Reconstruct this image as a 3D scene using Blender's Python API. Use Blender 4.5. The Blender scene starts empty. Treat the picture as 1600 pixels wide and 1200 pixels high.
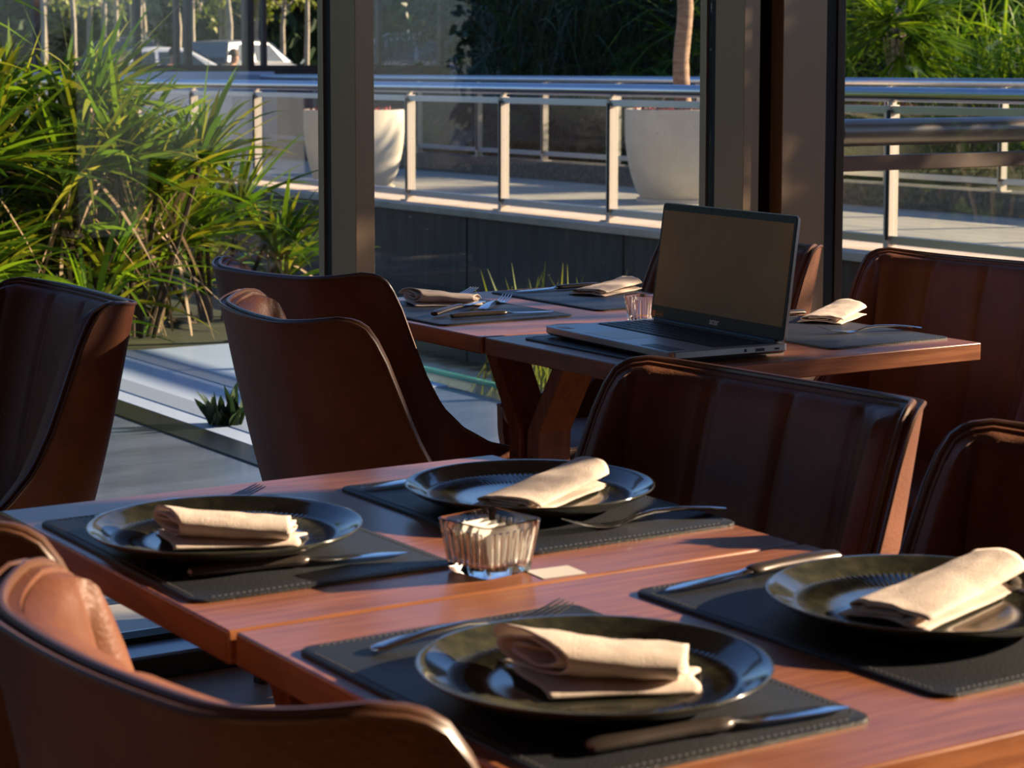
import bpy, bmesh, math, random
from mathutils import Vector, Matrix, noise
S = bpy.context.scene
COL = S.collection
PI = math.pi
random.seed(7)

# ------------------------------------------------------------------ camera
cam_d = bpy.data.cameras.new('camera')
cam = bpy.data.objects.new('camera', cam_d)
COL.objects.link(cam)
F_PX, HEAD, PITCH = 3306.0, math.radians(57.8), math.atan(324 / 3306.0)
cam.location = (0, 0, 1.23)
cam.rotation_euler = (PI / 2 - PITCH, 0, (PI / 2 - HEAD) - PI / 2 + 0.0)
# heading: +X axis lies 57.8 degrees to the right of the view direction
cam.rotation_euler[2] = HEAD - PI / 2
cam_d.sensor_width = 36
cam_d.lens = F_PX / 1600 * 36
cam_d.shift_x = 30 / 1600
cam_d.shift_y = -170 / 1600
cam_d.clip_start = 0.05
cam_d.clip_end = 500
cam_d.dof.use_dof = True
cam_d.dof.focus_distance = 3.7
cam_d.dof.aperture_fstop = 14
S.camera = cam

# ------------------------------------------------------------------ sky, sun, exposure
S.view_settings.view_transform = 'Standard'
S.view_settings.look = 'None'
S.view_settings.exposure = 1.05
S.view_settings.gamma = 1
S.view_settings.use_curve_mapping = False
SUN_AZ = Vector((0.95, -0.31, 0)).normalized()
SUN_EL = math.radians(19)
w = bpy.data.worlds.new('world')
S.world = w
w.use_nodes = True
nt = w.node_tree
bg = nt.nodes['Background']
sky = nt.nodes.new('ShaderNodeTexSky')
sky.sky_type = 'NISHITA'
sky.sun_disc = False
sky.sun_elevation = math.radians(32)
sky.dust_density = .25
sky.ozone_density = 3.5
sky.sun_rotation = math.atan2(SUN_AZ.x, SUN_AZ.y)
tint = nt.nodes.new('ShaderNodeMix'); tint.data_type = 'RGBA'; tint.blend_type = 'MULTIPLY'
tint.inputs[0].default_value = 1.0
tint.inputs[7].default_value = (.84, .97, 1.22, 1)
nt.links.new(sky.outputs[0], tint.inputs[6])
nt.links.new(tint.outputs[2], bg.inputs[0])
bg.inputs[1].default_value = 0.075
sd = bpy.data.lights.new('sun', 'SUN')
sd.energy = 8.5
sd.angle = math.radians(0.7)
sd.color = (1.0, 0.76, 0.52)
sun = bpy.data.objects.new('sun', sd)
COL.objects.link(sun)
sdir = Vector((SUN_AZ.x * math.cos(SUN_EL), SUN_AZ.y * math.cos(SUN_EL), math.sin(SUN_EL)))
sun.rotation_euler = (-sdir).to_track_quat('-Z', 'Y').to_euler()
S.cycles.max_bounces = 12
S.cycles.transparent_max_bounces = 24
S.cycles.transmission_bounces = 10
S.cycles.sample_clamp_indirect = 6

# ------------------------------------------------------------------ materials
def mat(name, col=(.5, .5, .5), rough=.5, metal=0, spec=.5, noise_amt=0, nscale=8, stretch=(1, 1, 1), col2=None,
        bump=0, bscale=60, coat=0, coat_rough=.1, trans=0, ior=1.45, island=None, translucent=0, bstretch=(1, 1, 1), rough2=None):
    m = bpy.data.materials.new(name)
    m.use_nodes = True
    n = m.node_tree.nodes
    L = m.node_tree.links
    b = n['Principled BSDF']
    b.inputs['Base Color'].default_value = (*col, 1)
    b.inputs['Roughness'].default_value = rough
    b.inputs['Metallic'].default_value = metal
    b.inputs['Specular IOR Level'].default_value = spec
    b.inputs['IOR'].default_value = ior
    b.inputs['Coat Weight'].default_value = coat
    b.inputs['Coat Roughness'].default_value = coat_rough
    b.inputs['Transmission Weight'].default_value = trans
    tc = n.new('ShaderNodeTexCoord')
    if col2 is not None:
        mp = n.new('ShaderNodeMapping'); mp.inputs['Scale'].default_value = stretch
        L.new(tc.outputs['Object'], mp.inputs[0])
        nz = n.new('ShaderNodeTexNoise'); nz.inputs['Scale'].default_value = nscale; nz.inputs['Detail'].default_value = 6
        nz.inputs['Roughness'].default_value = .6
        L.new(mp.outputs[0], nz.inputs[0])
        cr = n.new('ShaderNodeValToRGB')
        cr.color_ramp.elements[0].position = .36; cr.color_ramp.elements[1].position = .66
        cr.color_ramp.elements[0].color = (*col, 1); cr.color_ramp.elements[1].color = (*col2, 1)
        L.new(nz.outputs[0], cr.inputs[0])
        L.new(cr.outputs[0], b.inputs['Base Color'])
        if rough2 is not None:
            mr = n.new('ShaderNodeMapRange'); mr.inputs[3].default_value = rough; mr.inputs[4].default_value = rough2
            L.new(nz.outputs[0], mr.inputs[0]); L.new(mr.outputs[0], b.inputs['Roughness'])
    if island is not None:
        g = n.new('ShaderNodeNewGeometry')
        cr = n.new('ShaderNodeValToRGB')
        k = len(island)
        while len(cr.color_ramp.elements) < k: cr.color_ramp.elements.new(.5)
        for i, c in enumerate(island):
            cr.color_ramp.elements[i].position = i / (k - 1)
            cr.color_ramp.elements[i].color = (*c, 1)
        L.new(g.outputs['Random Per Island'], cr.inputs[0])
        L.new(cr.outputs[0], b.inputs['Base Color'])
        if translucent:
            t = n.new('ShaderNodeBsdfTranslucent'); L.new(cr.outputs[0], t.inputs[0])
            mx = n.new('ShaderNodeMixShader'); mx.inputs[0].default_value = translucent
            L.new(b.outputs[0], mx.inputs[1]); L.new(t.outputs[0], mx.inputs[2])
            L.new(mx.outputs[0], n['Material Output'].inputs[0])
    if bump:
        mp = n.new('ShaderNodeMapping'); mp.inputs['Scale'].default_value = bstretch
        L.new(tc.outputs['Object'], mp.inputs[0])
        nz = n.new('ShaderNodeTexNoise'); nz.inputs['Scale'].default_value = bscale; nz.inputs['Detail'].default_value = 4
        L.new(mp.outputs[0], nz.inputs[0])
        bp = n.new('ShaderNodeBump'); bp.inputs['Strength'].default_value = bump; bp.inputs['Distance'].default_value = .004
        L.new(nz.outputs[0], bp.inputs['Height']); L.new(bp.outputs[0], b.inputs['Normal'])
    return m

def glass_mat(name, tint=(.97, .98, .97), spec_rough=0.0, ior=1.45, dirt=0.0):
    m = bpy.data.materials.new(name); m.use_nodes = True
    n = m.node_tree.nodes; L = m.node_tree.links
    n.remove(n['Principled BSDF'])
    t = n.new('ShaderNodeBsdfTransparent'); t.inputs[0].default_value = (*tint, 1)
    g = n.new('ShaderNodeBsdfGlossy'); g.inputs[0].default_value = (1, 1, 1, 1); g.inputs['Roughness'].default_value = spec_rough
    lw = n.new('ShaderNodeLayerWeight'); lw.inputs[0].default_value = .5
    pw = n.new('ShaderNodeMath'); pw.operation = 'POWER'; pw.inputs[1].default_value = 5
    f = n.new('ShaderNodeMapRange'); f.inputs[3].default_value = .028; f.inputs[4].default_value = 1.0
    L.new(lw.outputs['Facing'], pw.inputs[0]); L.new(pw.outputs[0], f.inputs[0])
    mx = n.new('ShaderNodeMixShader')
    L.new(f.outputs[0], mx.inputs[0]); L.new(t.outputs[0], mx.inputs[1]); L.new(g.outputs[0], mx.inputs[2])
    out = mx
    if dirt:
        d = n.new('ShaderNodeBsdfDiffuse'); d.inputs[0].default_value = (.8, .76, .70, 1)
        tc = n.new('ShaderNodeTexCoord'); nz = n.new('ShaderNodeTexNoise'); nz.inputs['Scale'].default_value = 75; nz.inputs['Detail'].default_value = 5
        L.new(tc.outputs['Object'], nz.inputs[0])
        mr = n.new('ShaderNodeMapRange'); mr.inputs[1].default_value = .66; mr.inputs[2].default_value = .78; mr.inputs[3].default_value = dirt * .12; mr.inputs[4].default_value = dirt * 8
        L.new(nz.outputs[0], mr.inputs[0])
        m2 = n.new('ShaderNodeMixShader'); L.new(mr.outputs[0], m2.inputs[0]); L.new(mx.outputs[0], m2.inputs[1]); L.new(d.outputs[0], m2.inputs[2])
        out = m2
    L.new(out.outputs[0], n['Material Output'].inputs[0])
    return m

M = {}
M['leather'] = mat('leather', (.105, .036, .018), .42, col2=(.185, .070, .036), nscale=5, bump=.25, bscale=220, spec=.32, rough2=.54)
M['piping'] = mat('piping', (.11, .05, .03), .33, spec=.6)
M['dark_wood'] = mat('dark_wood', (.045, .02, .012), .45)
M['wood'] = mat('wood', (.21, .068, .026), .30, col2=(.36, .135, .055), nscale=7, stretch=(1.1, 16, 16), bump=.06, bscale=30, bstretch=(2, 30, 30), coat=.35, coat_rough=.16, rough2=.40)
M['wood_v'] = mat('wood_v', (.17, .062, .024), .38, col2=(.27, .105, .042), nscale=8, stretch=(9, 9, 1.2), bump=.06, bscale=30, bstretch=(30, 30, 3))
M['wood_edge'] = mat('wood_edge', (.19, .072, .028), .40, col2=(.29, .115, .045), nscale=7, stretch=(9, 1.2, 9))
M['placemat'] = mat('placemat', (.018, .020, .024), .42, bump=.35, bscale=420, spec=.45)
M['thread'] = mat('thread', (.10, .10, .11), .6)
M['plate'] = mat('plate', (.022, .026, .022), .10, col2=(.055, .052, .034), nscale=60, spec=.7, rough2=.16, coat=.6, coat_rough=.04)
M['linen'] = mat('linen', (.68, .56, .49), .9, col2=(.76, .64, .56), nscale=40, bump=.5, bscale=700, spec=.15)
M['steel'] = mat('steel', (.62, .62, .64), .16, metal=1)
M['steel_blade'] = mat('steel_blade', (.70, .71, .74), .12, metal=1)
M['paper'] = mat('paper', (.72, .68, .62), .7)
M['card'] = mat('card', (.66, .62, .58), .5)
M['bottle_glass'] = mat('bottle_glass', (1, 1, 1), .01, trans=1, ior=1.5)
M['laptop_silver'] = mat('laptop_silver', (.36, .37, .39), .33, metal=.75)
M['laptop_edge'] = mat('laptop_edge', (.42, .38, .35), .35, metal=.6)
M['laptop_black'] = mat('laptop_black', (.012, .013, .016), .38)
M['screen'] = mat('screen', (.34, .22, .085), .52, spec=.25, col2=(.42, .27, .105), nscale=7)  # warm reflection painted into the base colour; the screen itself is dark
M['key'] = mat('key', (.015, .015, .018), .45)
M['logo'] = mat('logo', (.85, .70, .60), .4)
M['orange'] = mat('orange', (.75, .25, .04), .5)
M['alu'] = mat('alu', (.35, .25, .16), .38, metal=.45, bump=.02, bscale=300)
M['alu_dark'] = mat('alu_dark', (.035, .022, .016), .40, metal=.3)
M['gasket'] = mat('gasket', (.006, .006, .006), .6)
M['sill'] = mat('sill', (.34, .35, .38), .30, metal=.7)
M['window_glass'] = glass_mat('window_glass', (.95, .96, .95), dirt=.02)
M['rail_glass'] = glass_mat('rail_glass', (.93, .95, .93), dirt=.03)
M['teal_glass'] = mat('teal_glass', (.05, .30, .24), .1, spec=.8)
M['rail'] = mat('rail', (.55, .56, .60), .22, metal=1, col2=(.60, .60, .62), nscale=3)
M['rail_flat'] = mat('rail_flat', (.48, .49, .52), .34, metal=.9)
M['post'] = mat('post', (.50, .44, .38), .45, metal=.3)
M['granite_dark'] = mat('granite_dark', (.020, .022, .024), .45, col2=(.060, .062, .062), nscale=3, stretch=(6, 6, .7), spec=.4)
M['granite_mid'] = mat('granite_mid', (.06, .06, .058), .7, col2=(.15, .145, .13), nscale=30)
M['ledge'] = mat('ledge', (.62, .52, .42), .65, col2=(.46, .39, .32), nscale=5)
M['pavement'] = mat('pavement', (.40, .37, .33), .75, col2=(.55, .50, .44), nscale=2.2, stretch=(3, .6, 1), bump=.2, bscale=30)
M['white_wall'] = mat('white_wall', (.66, .68, .72), .8, col2=(.52, .55, .60), nscale=2)
M['pot'] = mat('pot', (.60, .53, .45), .8, col2=(.70, .63, .54), nscale=4, bump=.5, bscale=90)
M['trunk'] = mat('trunk', (.20, .12, .075), .85, col2=(.36, .24, .15), nscale=9, stretch=(1, 1, 5), bump=.8, bscale=30)
M['trunk_pale'] = mat('trunk_pale', (.30, .26, .20), .85, col2=(.44, .38, .30), nscale=5, bump=.5, bscale=30)
M['trunk_grey'] = mat('trunk_grey', (.14, .14, .13), .85, col2=(.24, .23, .21), nscale=8, stretch=(3, 3, .6), bump=.6, bscale=20)
M['stem_dark'] = mat('stem_dark', (.05, .034, .02), .8)
M['rail_grey'] = mat('rail_grey', (.24, .215, .19), .32, metal=.7, col2=(.18, .155, .13), nscale=2)  # darker, greyer metal than the walkway handrails
M['soil'] = mat('soil', (.03, .022, .015), .95)
M['flower'] = mat('flower', island=[(.25, .02, .03), (.45, .04, .06), (.10, .04, .02), (.35, .10, .10)], rough=.6)
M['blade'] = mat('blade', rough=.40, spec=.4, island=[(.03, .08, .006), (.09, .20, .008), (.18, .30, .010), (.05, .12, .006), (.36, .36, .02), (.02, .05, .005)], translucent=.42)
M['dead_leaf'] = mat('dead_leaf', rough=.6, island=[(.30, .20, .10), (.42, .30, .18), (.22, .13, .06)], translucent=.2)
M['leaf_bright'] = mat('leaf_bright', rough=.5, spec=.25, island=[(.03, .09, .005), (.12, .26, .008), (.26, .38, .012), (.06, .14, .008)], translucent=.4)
M['leaf_dark'] = mat('leaf_dark', rough=.5, island=[(.010, .028, .010), (.020, .050, .016), (.035, .075, .02), (.014, .035, .012)], translucent=.2)  # dark leaf colour, standing in for shade over the backdrop planting
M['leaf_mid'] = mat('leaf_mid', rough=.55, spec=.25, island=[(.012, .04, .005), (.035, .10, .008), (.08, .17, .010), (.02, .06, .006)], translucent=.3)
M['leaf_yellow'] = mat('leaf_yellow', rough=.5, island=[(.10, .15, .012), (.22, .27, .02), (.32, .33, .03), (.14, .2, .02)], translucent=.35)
M['water'] = mat('water', (.012, .018, .016), .04, spec=.6, ior=1.33, bump=.12, bscale=7)
M['slate'] = mat('slate', (.075, .10, .16), .18, col2=(.13, .17, .26), nscale=1.8, stretch=(1, 3, 1), spec=.6)
M['pale_slab'] = mat('pale_slab', (.42, .54, .72), .30, col2=(.48, .60, .76), nscale=1.5)
M['pale_band'] = mat('pale_band', (.28, .36, .48), .32)
M['curb'] = mat('curb', (.012, .014, .016), .3)
M['coping'] = mat('coping', (.62, .55, .46), .5, col2=(.72, .65, .55), nscale=5, stretch=(1, 5, 1))
M['gold_line'] = mat('gold_line', (.62, .47, .28), .4, metal=.5)
M['floor'] = mat('floor', (.20, .12, .07), .5, col2=(.30, .19, .12), nscale=9)
M['ceiling'] = mat('ceiling', (.30, .23, .17), .8)
M['inner_wall'] = mat('inner_wall', (.30, .19, .11), .75, col2=(.24, .15, .085), nscale=3)
M['brown_frame'] = mat('brown_frame', (.085, .05, .036), .5)
M['asphalt'] = mat('asphalt', (.05, .05, .052), .9, col2=(.08, .08, .08), nscale=6)
M['earth'] = mat('earth', (.025, .03, .012), .95, col2=(.05, .06, .02), nscale=4)
M['car_white'] = mat('car_white', (.55, .58, .64), .4, coat=.3)
M['car_dark'] = mat('car_dark', (.03, .05, .075), .2, coat=.9, metal=.4)
M['car_silver'] = mat('car_silver', (.20, .21, .23), .4, coat=.3, metal=.3)
M['car_glass'] = mat('car_glass', (.03, .045, .06), .08, spec=.9)
M['tyre'] = mat('tyre', (.02, .02, .02), .8)
M['skin'] = mat('skin', (.42, .24, .16), .6)
M['hair'] = mat('hair', (.10, .07, .05), .7)
M['shirt'] = mat('shirt', (.72, .70, .72), .8)
M['trousers'] = mat('trousers', (.06, .07, .10), .8)
M['shirt_dark'] = mat('shirt_dark', (.05, .05, .06), .8)

# ------------------------------------------------------------------ helpers
def tag(o, label=None, cat=None, group=None, kind=None):
    if label: o['label'] = label
    if cat: o['category'] = cat
    if group: o['group'] = group
    if kind: o['kind'] = kind
    return o

def empty(name, loc=(0, 0, 0), rz=0, label=None, cat=None, group=None, kind=None):
    o = bpy.data.objects.new(name, None)
    COL.objects.link(o)
    o.empty_display_size = .1
    o.location = loc
    o.rotation_euler = (0, 0, rz)
    return tag(o, label, cat, group, kind)

class MB:
    def __init__(s): s.v = []; s.f = []
    def add(s, vs, fs):
        k = len(s.v); s.v += [tuple(v) for v in vs]; s.f += [tuple(i + k for i in f) for f in fs]
    def box(s, x0, x1, y0, y1, z0, z1):
        s.add([(x0, y0, z0), (x1, y0, z0), (x1, y1, z0), (x0, y1, z0), (x0, y0, z1), (x1, y0, z1), (x1, y1, z1), (x0, y1, z1)],
              [(3, 2, 1, 0), (4, 5, 6, 7), (0, 1, 5, 4), (1, 2, 6, 5), (2, 3, 7, 6), (3, 0, 4, 7)])
        return s
    def rings(s, rings, closed=True, cap=True):
        n = len(rings[0]); vs = [p for r in rings for p in r]; fs = []
        for i in range(len(rings) - 1):
            for j in range(n if closed else n - 1):
                a = i * n + j; b = i * n + (j + 1) % n
                fs.append((a, b, b + n, a + n))
        if cap and closed:
            fs.append(tuple(range(n))[::-1]); fs.append(tuple((len(rings) - 1) * n + j for j in range(n)))
        s.add(vs, fs); return s
    def tube(s, path, r, n=10, cap=True):
        path = [Vector(p) for p in path]; rings = []
        rr = r if isinstance(r, (list, tuple)) else [r] * len(path)
        up = None
        for i, p in enumerate(path):
            a = path[max(0, i - 1)]; b = path[min(len(path) - 1, i + 1)]
            t = (b - a).normalized()
            if up is None:
                up = Vector((0, 0, 1)) if abs(t.z) < .9 else Vector((1, 0, 0))
            x = t.cross(up).normalized(); y = x.cross(t).normalized(); up = y
            rings.append([p + (x * math.cos(2 * PI * k / n) + y * math.sin(2 * PI * k / n)) * rr[i] for k in range(n)])
        return s.rings(rings, True, cap)
    def lathe(s, prof, n=48, fn=None, cap=True, c=(0, 0)):
        rings = []
        for (r, z) in prof:
            ring = []
            for k in range(n):
                a = 2 * PI * k / n
                dz = fn(r, a) if fn else 0
                ring.append((c[0] + r * math.cos(a), c[1] + r * math.sin(a), z + dz))
            rings.append(ring)
        return s.rings(rings, True, cap)
    def build(s, name, m, parent=None, smooth=True, bevel=0, sub=0, angle=40, loc=None):
        me = bpy.data.meshes.new(name)
        me.from_pydata(s.v, [], s.f)
        bm = bmesh.new(); bm.from_mesh(me)
        bmesh.ops.recalc_face_normals(bm, faces=bm.faces)
        bm.to_mesh(me); bm.free()
        return link(me, name, m, parent, smooth, bevel, sub, angle, loc)

def link(me, name, m, parent=None, smooth=True, bevel=0, sub=0, angle=40, loc=None):
    o = bpy.data.objects.new(name, me)
    COL.objects.link(o)
    me.materials.append(m)
    if smooth:
        me.shade_smooth()
        if angle: me.set_sharp_from_angle(angle=math.radians(angle))
    if bevel:
        b = o.modifiers.new('bevel', 'BEVEL'); b.width = bevel; b.segments = 3; b.limit_method = 'ANGLE'; b.angle_limit = math.radians(35)
    if sub:
        b = o.modifiers.new('sub', 'SUBSURF'); b.levels = sub; b.render_levels = sub
    if parent: o.parent = parent
    if loc: o.location = loc
    return o

def box(name, x0, x1, y0, y1, z0, z1, m, parent=None, bevel=0):
    c = ((x0 + x1) / 2, (y0 + y1) / 2, (z0 + z1) / 2) if parent is None else (0, 0, 0)
    return MB().box(x0 - c[0], x1 - c[0], y0 - c[1], y1 - c[1], z0 - c[2], z1 - c[2]).build(name, m, parent, smooth=bevel > 0, bevel=bevel, loc=c if parent is None else None)

def copy_tree(o, parent=None):
    c = o.copy(); COL.objects.link(c)
    if parent: c.parent = parent
    for ch in list(o.children): copy_tree(ch, c)
    return c

def structure(o): o['kind'] = 'structure'; return o

# ------------------------------------------------------------------ the room
Yg, Xg = 4.06, 3.43                     # the two glass walls meet at a corner
structure(box('floor', -6.5, 3.55, -6.5, 3.99, -.10, 0, M['floor']))
structure(box('ceiling', -6.5, 5.0, -6.5, 4.16, 2.95, 3.15, M['ceiling']))  # runs out past the right glass as an eave added to block sky
structure(box('wall_back', -6.5, 3.55, -6.7, -6.5, -.1, 3.15, M['inner_wall']))
structure(box('wall_left', -6.7, -6.5, -6.5, 4.1, -.1, 3.15, M['inner_wall']))

def profile_post(name, x0, x1, y0, y1, side):
    """box section post with glazing gasket and outer cap; side 'y' = glass behind at high y, 'x' = glass at high x"""
    r = empty(name, ((x0 + x1) / 2, (y0 + y1) / 2, 0)); structure(r)
    cx, cy = (x0 + x1) / 2, (y0 + y1) / 2
    def b(n, a0, a1, b0, b1, m): box(n, a0 - cx, a1 - cx, b0 - cy, b1 - cy, 0.0, 2.95, m, r, bevel=.0015)
    if side == 'y':
        b('box_section', x0, x1, y0, Yg - .025, M['alu'])
        b('gasket', x0 + .006, x1 - .006, Yg - .025, Yg + .010, M['gasket'])
        b('cover_cap', x0, x1, Yg + .010, Yg + .035, M['alu'])
    else:
        b('box_section', x0, Xg - .025, y0, y1, M['alu'])
        b('gasket', Xg - .025, Xg + .010, y0 + .006, y1 - .006, M['gasket'])
        b('cover_cap', Xg + .010, Xg + .035, y0, y1, M['alu_dark'])
    return r
profile_post('trim_1', 2.130, 2.176, 3.925, 4.10, 'y')
profile_post('trim_2', 3.172, 3.220, 3.925, 4.10, 'y')
profile_post('trim_3', 3.27, 3.45, 3.900, 3.945, 'x')
profile_post('trim_4', 3.27, 3.45, 1.30, 1.345, 'x')
profile_post('trim_6', 1.05, 1.095, 3.925, 4.10, 'y').location.x = .35
profile_post('trim_7', -1.2, -1.155, 3.925, 4.10, 'y')
r = structure(empty('trim_8', (3.33, 4.0, 0)))           # dark corner infill behind the two posts
box('infill', -.11, -.055, .0, .06, 0, 2.95, M['alu_dark'], r, .002)
box('infill', -.055, .10, -.05, .06, 0, 2.95, M['alu_dark'], r, .004)
box('fillet', -.075, -.062, -.012, .0, 0, 2.95, M['brown_frame'], r, .002)
# glass panes
def pane(name, x0, x1, y0, y1, z0, z1): return structure(box(name, x0, x1, y0, y1, z0, z1, M['window_glass']))
pane('window_1', -6.4, 2.136, Yg - .004, Yg + .004, .06, 2.9)
pane('window_2', 2.170, 3.178, Yg - .004, Yg + .004, .06, 2.9)
pane('window_3', Xg - .004, Xg + .004, -.95, 3.906, .06, 2.9)
structure(box('wall_right_block', 3.36, 3.50, -6.5, -.95, -.1, 2.95, M['inner_wall']))  # unseen solid stretch put in to cut light from the window wall
# sills
s = structure(box('trim_9', -6.4, 3.30, 3.90, 4.045, 0, .05, M['sill'], bevel=.003))
structure(box('trim_10', -6.4, 3.30, 3.893, 3.90, -.06, .046, M['alu_dark']))
structure(box('trim_11', 3.30, 3.43, -6.4, 3.90, 0, .05, M['sill'], bevel=.003))
structure(box('trim_12', -6.4, 3.30, 3.999, 4.05, .05, .062, M['gasket']))

# ------------------------------------------------------------------ outside ground
structure(box('ground', -60, 90, 21.2, 140, -.6, .28, M['asphalt']))
o = structure(box('path_coping', -6.4, 4.3, 4.075, 4.38, -.3, .035, M['coping'], bevel=.004))
structure(box('path_coping_trim', -6.4, 4.3, 4.07, 4.082, .0, .045, M['gold_line']))
structure(box('pond_floor', -12, 6.35, 3.99, 21, -.6, -.35, M['curb']))
structure(box('pond_water', 2.9, 6.35, 4.385, 21, -.35, -.04, M['water']))
structure(box('slate_slab', -12, 2.84, 4.385, 8.6, -.35, -.005, M['slate']))
structure(box('slab_curb', 2.84, 2.98, 4.385, 8.6, -.35, .0, M['curb'], bevel=.006))
structure(box('slate_slab', 2.98, 4.20, 4.385, 6.15, -.35, -.005, M['slate']))
structure(box('slate_slab', 3.74, 4.20, 6.15, 7.0, -.35, -.005, M['slate']))
structure(MB().box(2.98, 3.74, 6.15, 7.0, -.35, 0).box(2.98, 4.20, 7.0, 8.6, -.35, 0).build('pale_slab', M['pale_slab'], smooth=False))
for bx0, bx1 in ((3.07, 3.19), (3.46, 3.57)):
    structure(box('slab_band', bx0, bx1, 6.15, 8.6, -.02, .003, M['pale_band']))

t = empty('glass_weir', (4.26, 6.5, -.35), 0, 'low glass weir with a teal edge running across the pond', 'weir')
box('pane', -.006, .006, -2.1, 2.3, 0, .37, M['rail_glass'], t)
box('teal_edge', -.012, .012, -2.1, 2.3, .37, .385, M['teal_glass'], t)

# granite parapet, ledge, walkway
structure(MB().box(6.30, 6.62, -6, 21, -.6, .385).build('wall_parapet', M['granite_dark'], smooth=False))
for k in range(24):
    structure(box('panel_joint', 6.296, 6.301, 4.16 + 1.53 * k - 7.65, 4.168 + 1.53 * k - 7.65, -.35, .38, M['gasket'])) if k < 16 else None
structure(box('ledge', 6.26, 6.68, -6, 21, .385, .425, M['ledge'], bevel=.004))
structure(box('walkway', 6.62, 9.70, -6, 24, -.6, .31, M['pavement']))
structure(box('planter_wall', 9.66, 9.98, -6, 20.5, -.3, .455, M['granite_mid'], bevel=.004))
structure(box('planting_bed', 9.98, 34, -14, 21.2, -.5, .30, M['earth']))

def railing(name, X, ys, z_foot, z_low, z_bar, z_tube, r_tube, label, y_end):
    t = empty(name, (X, ys[0], z_foot), 0, label, 'railing', 'metal and glass railings along the walkway')
    y0 = ys[0]
    def Z(z): return z - z_foot
    L0, L1 = ys[0] - .25 - y0, y_end - y0
    MB().tube([(0, L0, Z(z_tube)), (0, L1, Z(z_tube))], r_tube, 24).build('handrail', M['rail'], t)
    box('top_bar', -.022, .022, L0, L1, Z(z_bar) - .017, Z(z_bar) + .017, M['rail_flat'], t, .002)
    box('bottom_bar', -.022, .022, L0, L1, Z(z_low) - .019, Z(z_low) + .019, M['rail_flat'], t, .002)
    for i, y in enumerate(ys):
        y -= y0
        p = box('post', -.028, .028, y - .014, y + .018, 0, Z(z_bar) + .02, M['post'], t, .002)
        MB().box(-.012, .012, y - .012, y + .016, Z(z_bar) + .01, Z(z_tube) - r_tube + .006).build('bracket', M['post'], p, smooth=False)
        MB().box(-.045, .045, y - .04, y + .045, 0, .008).build('base_plate', M['post'], p, smooth=False)
        y2 = (ys[i + 1] if i + 1 < len(ys) else y_end) - y0
        box('glass_panel', -.005, .005, y + .03, y2 - .03, Z(z_low) + .02, Z(z_bar) - .018, M['rail_glass'], t)
        box('gasket', -.034, -.030, y - .020, y + .0, Z(z_low), Z(z_bar), M['gasket'], t)
    return t
railing('walkway_railing', 6.45, [10.127 + 1.06 * (k - 10) for k in range(18)], .425, .475, 1.047, 1.114, .032,
        'long steel tube railing with glass panels on the pale ledge above the dark granite wall', 19.6)
railing('walkway_railing', 9.80, [15.79 + 1.04 * (k - 14) for k in range(18)], .455, .518, 1.045, 1.135, .029,
        'farther steel railing on the low planter wall behind the walkway', 20.1)
t = empty('ramp_railing', (3.50, 3.97, 0), 0, 'thick steel handrail just outside the right window with a flat bar below', 'railing')
MB().tube([(0, 0, 1.070), (5.3, 0, 1.070)], .034, 28).build('handrail', M['rail_grey'], t)
box('lower_bar', 0, 2.6, -.02, .02, .975, 1.012, M['brown_frame'], t, .002)
for x in (.95, 2.45): box('post', x - .02, x + .02, -.02, .02, -.0 if x < 2 else -.3, 1.04, M['post'], t, .002)
t.children[2].location.z = 0
structure(box('ramp_slab', 3.56, 6.3, -6, 3.98, -.4, 0, M['coping']))

# ------------------------------------------------------------------ plants
def add_blade(mb, base, d, L, W, droop, nseg=5, tw=None, tip=.0):
    d = Vector(d).normalized(); base = Vector(base)
    side = d.cross(Vector((0, 0, 1)))
    if side.length < .05: side = Vector((random.uniform(-1, 1), random.uniform(-1, 1), 0))
    side.normalize()
    if tw: side = (Matrix.Rotation(tw, 3, d) @ side)
    vs = []
    for i in range(nseg + 1):
        t = i / nseg
        p = base + d * (L * t) + Vector((0, 0, -droop * L * t * t))
        wd = W * (math.sin(PI * min(1, (t * .82 + .16))) ** .8) if i < nseg else W * .04
        vs += [p - side * wd / 2, p + side * wd / 2]
    fs = [(2 * i, 2 * i + 1, 2 * i + 3, 2 * i + 2) for i in range(nseg)]
    mb.add(vs, fs)

def rdir(el0, el1, az0=0, az1=2 * PI):
    a = random.uniform(az0, az1); e = random.uniform(el0, el1)
    return Vector((math.cos(a) * math.cos(e), math.sin(a) * math.cos(e), math.sin(e)))

def rosette(mb, c, axis, n, L, W, droop=.35):
    axis = Vector(axis).normalized()
    for k in range(n):
        d = rdir(-.35, 1.35)
        d = (d + axis * .75).normalized()
        add_blade(mb, Vector(c) + d * .02, d, L * random.uniform(.55, 1.35), W * random.uniform(.6, 1.2), droop * random.uniform(.3, 1.5), 6, random.uniform(-.9, .9))

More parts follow.
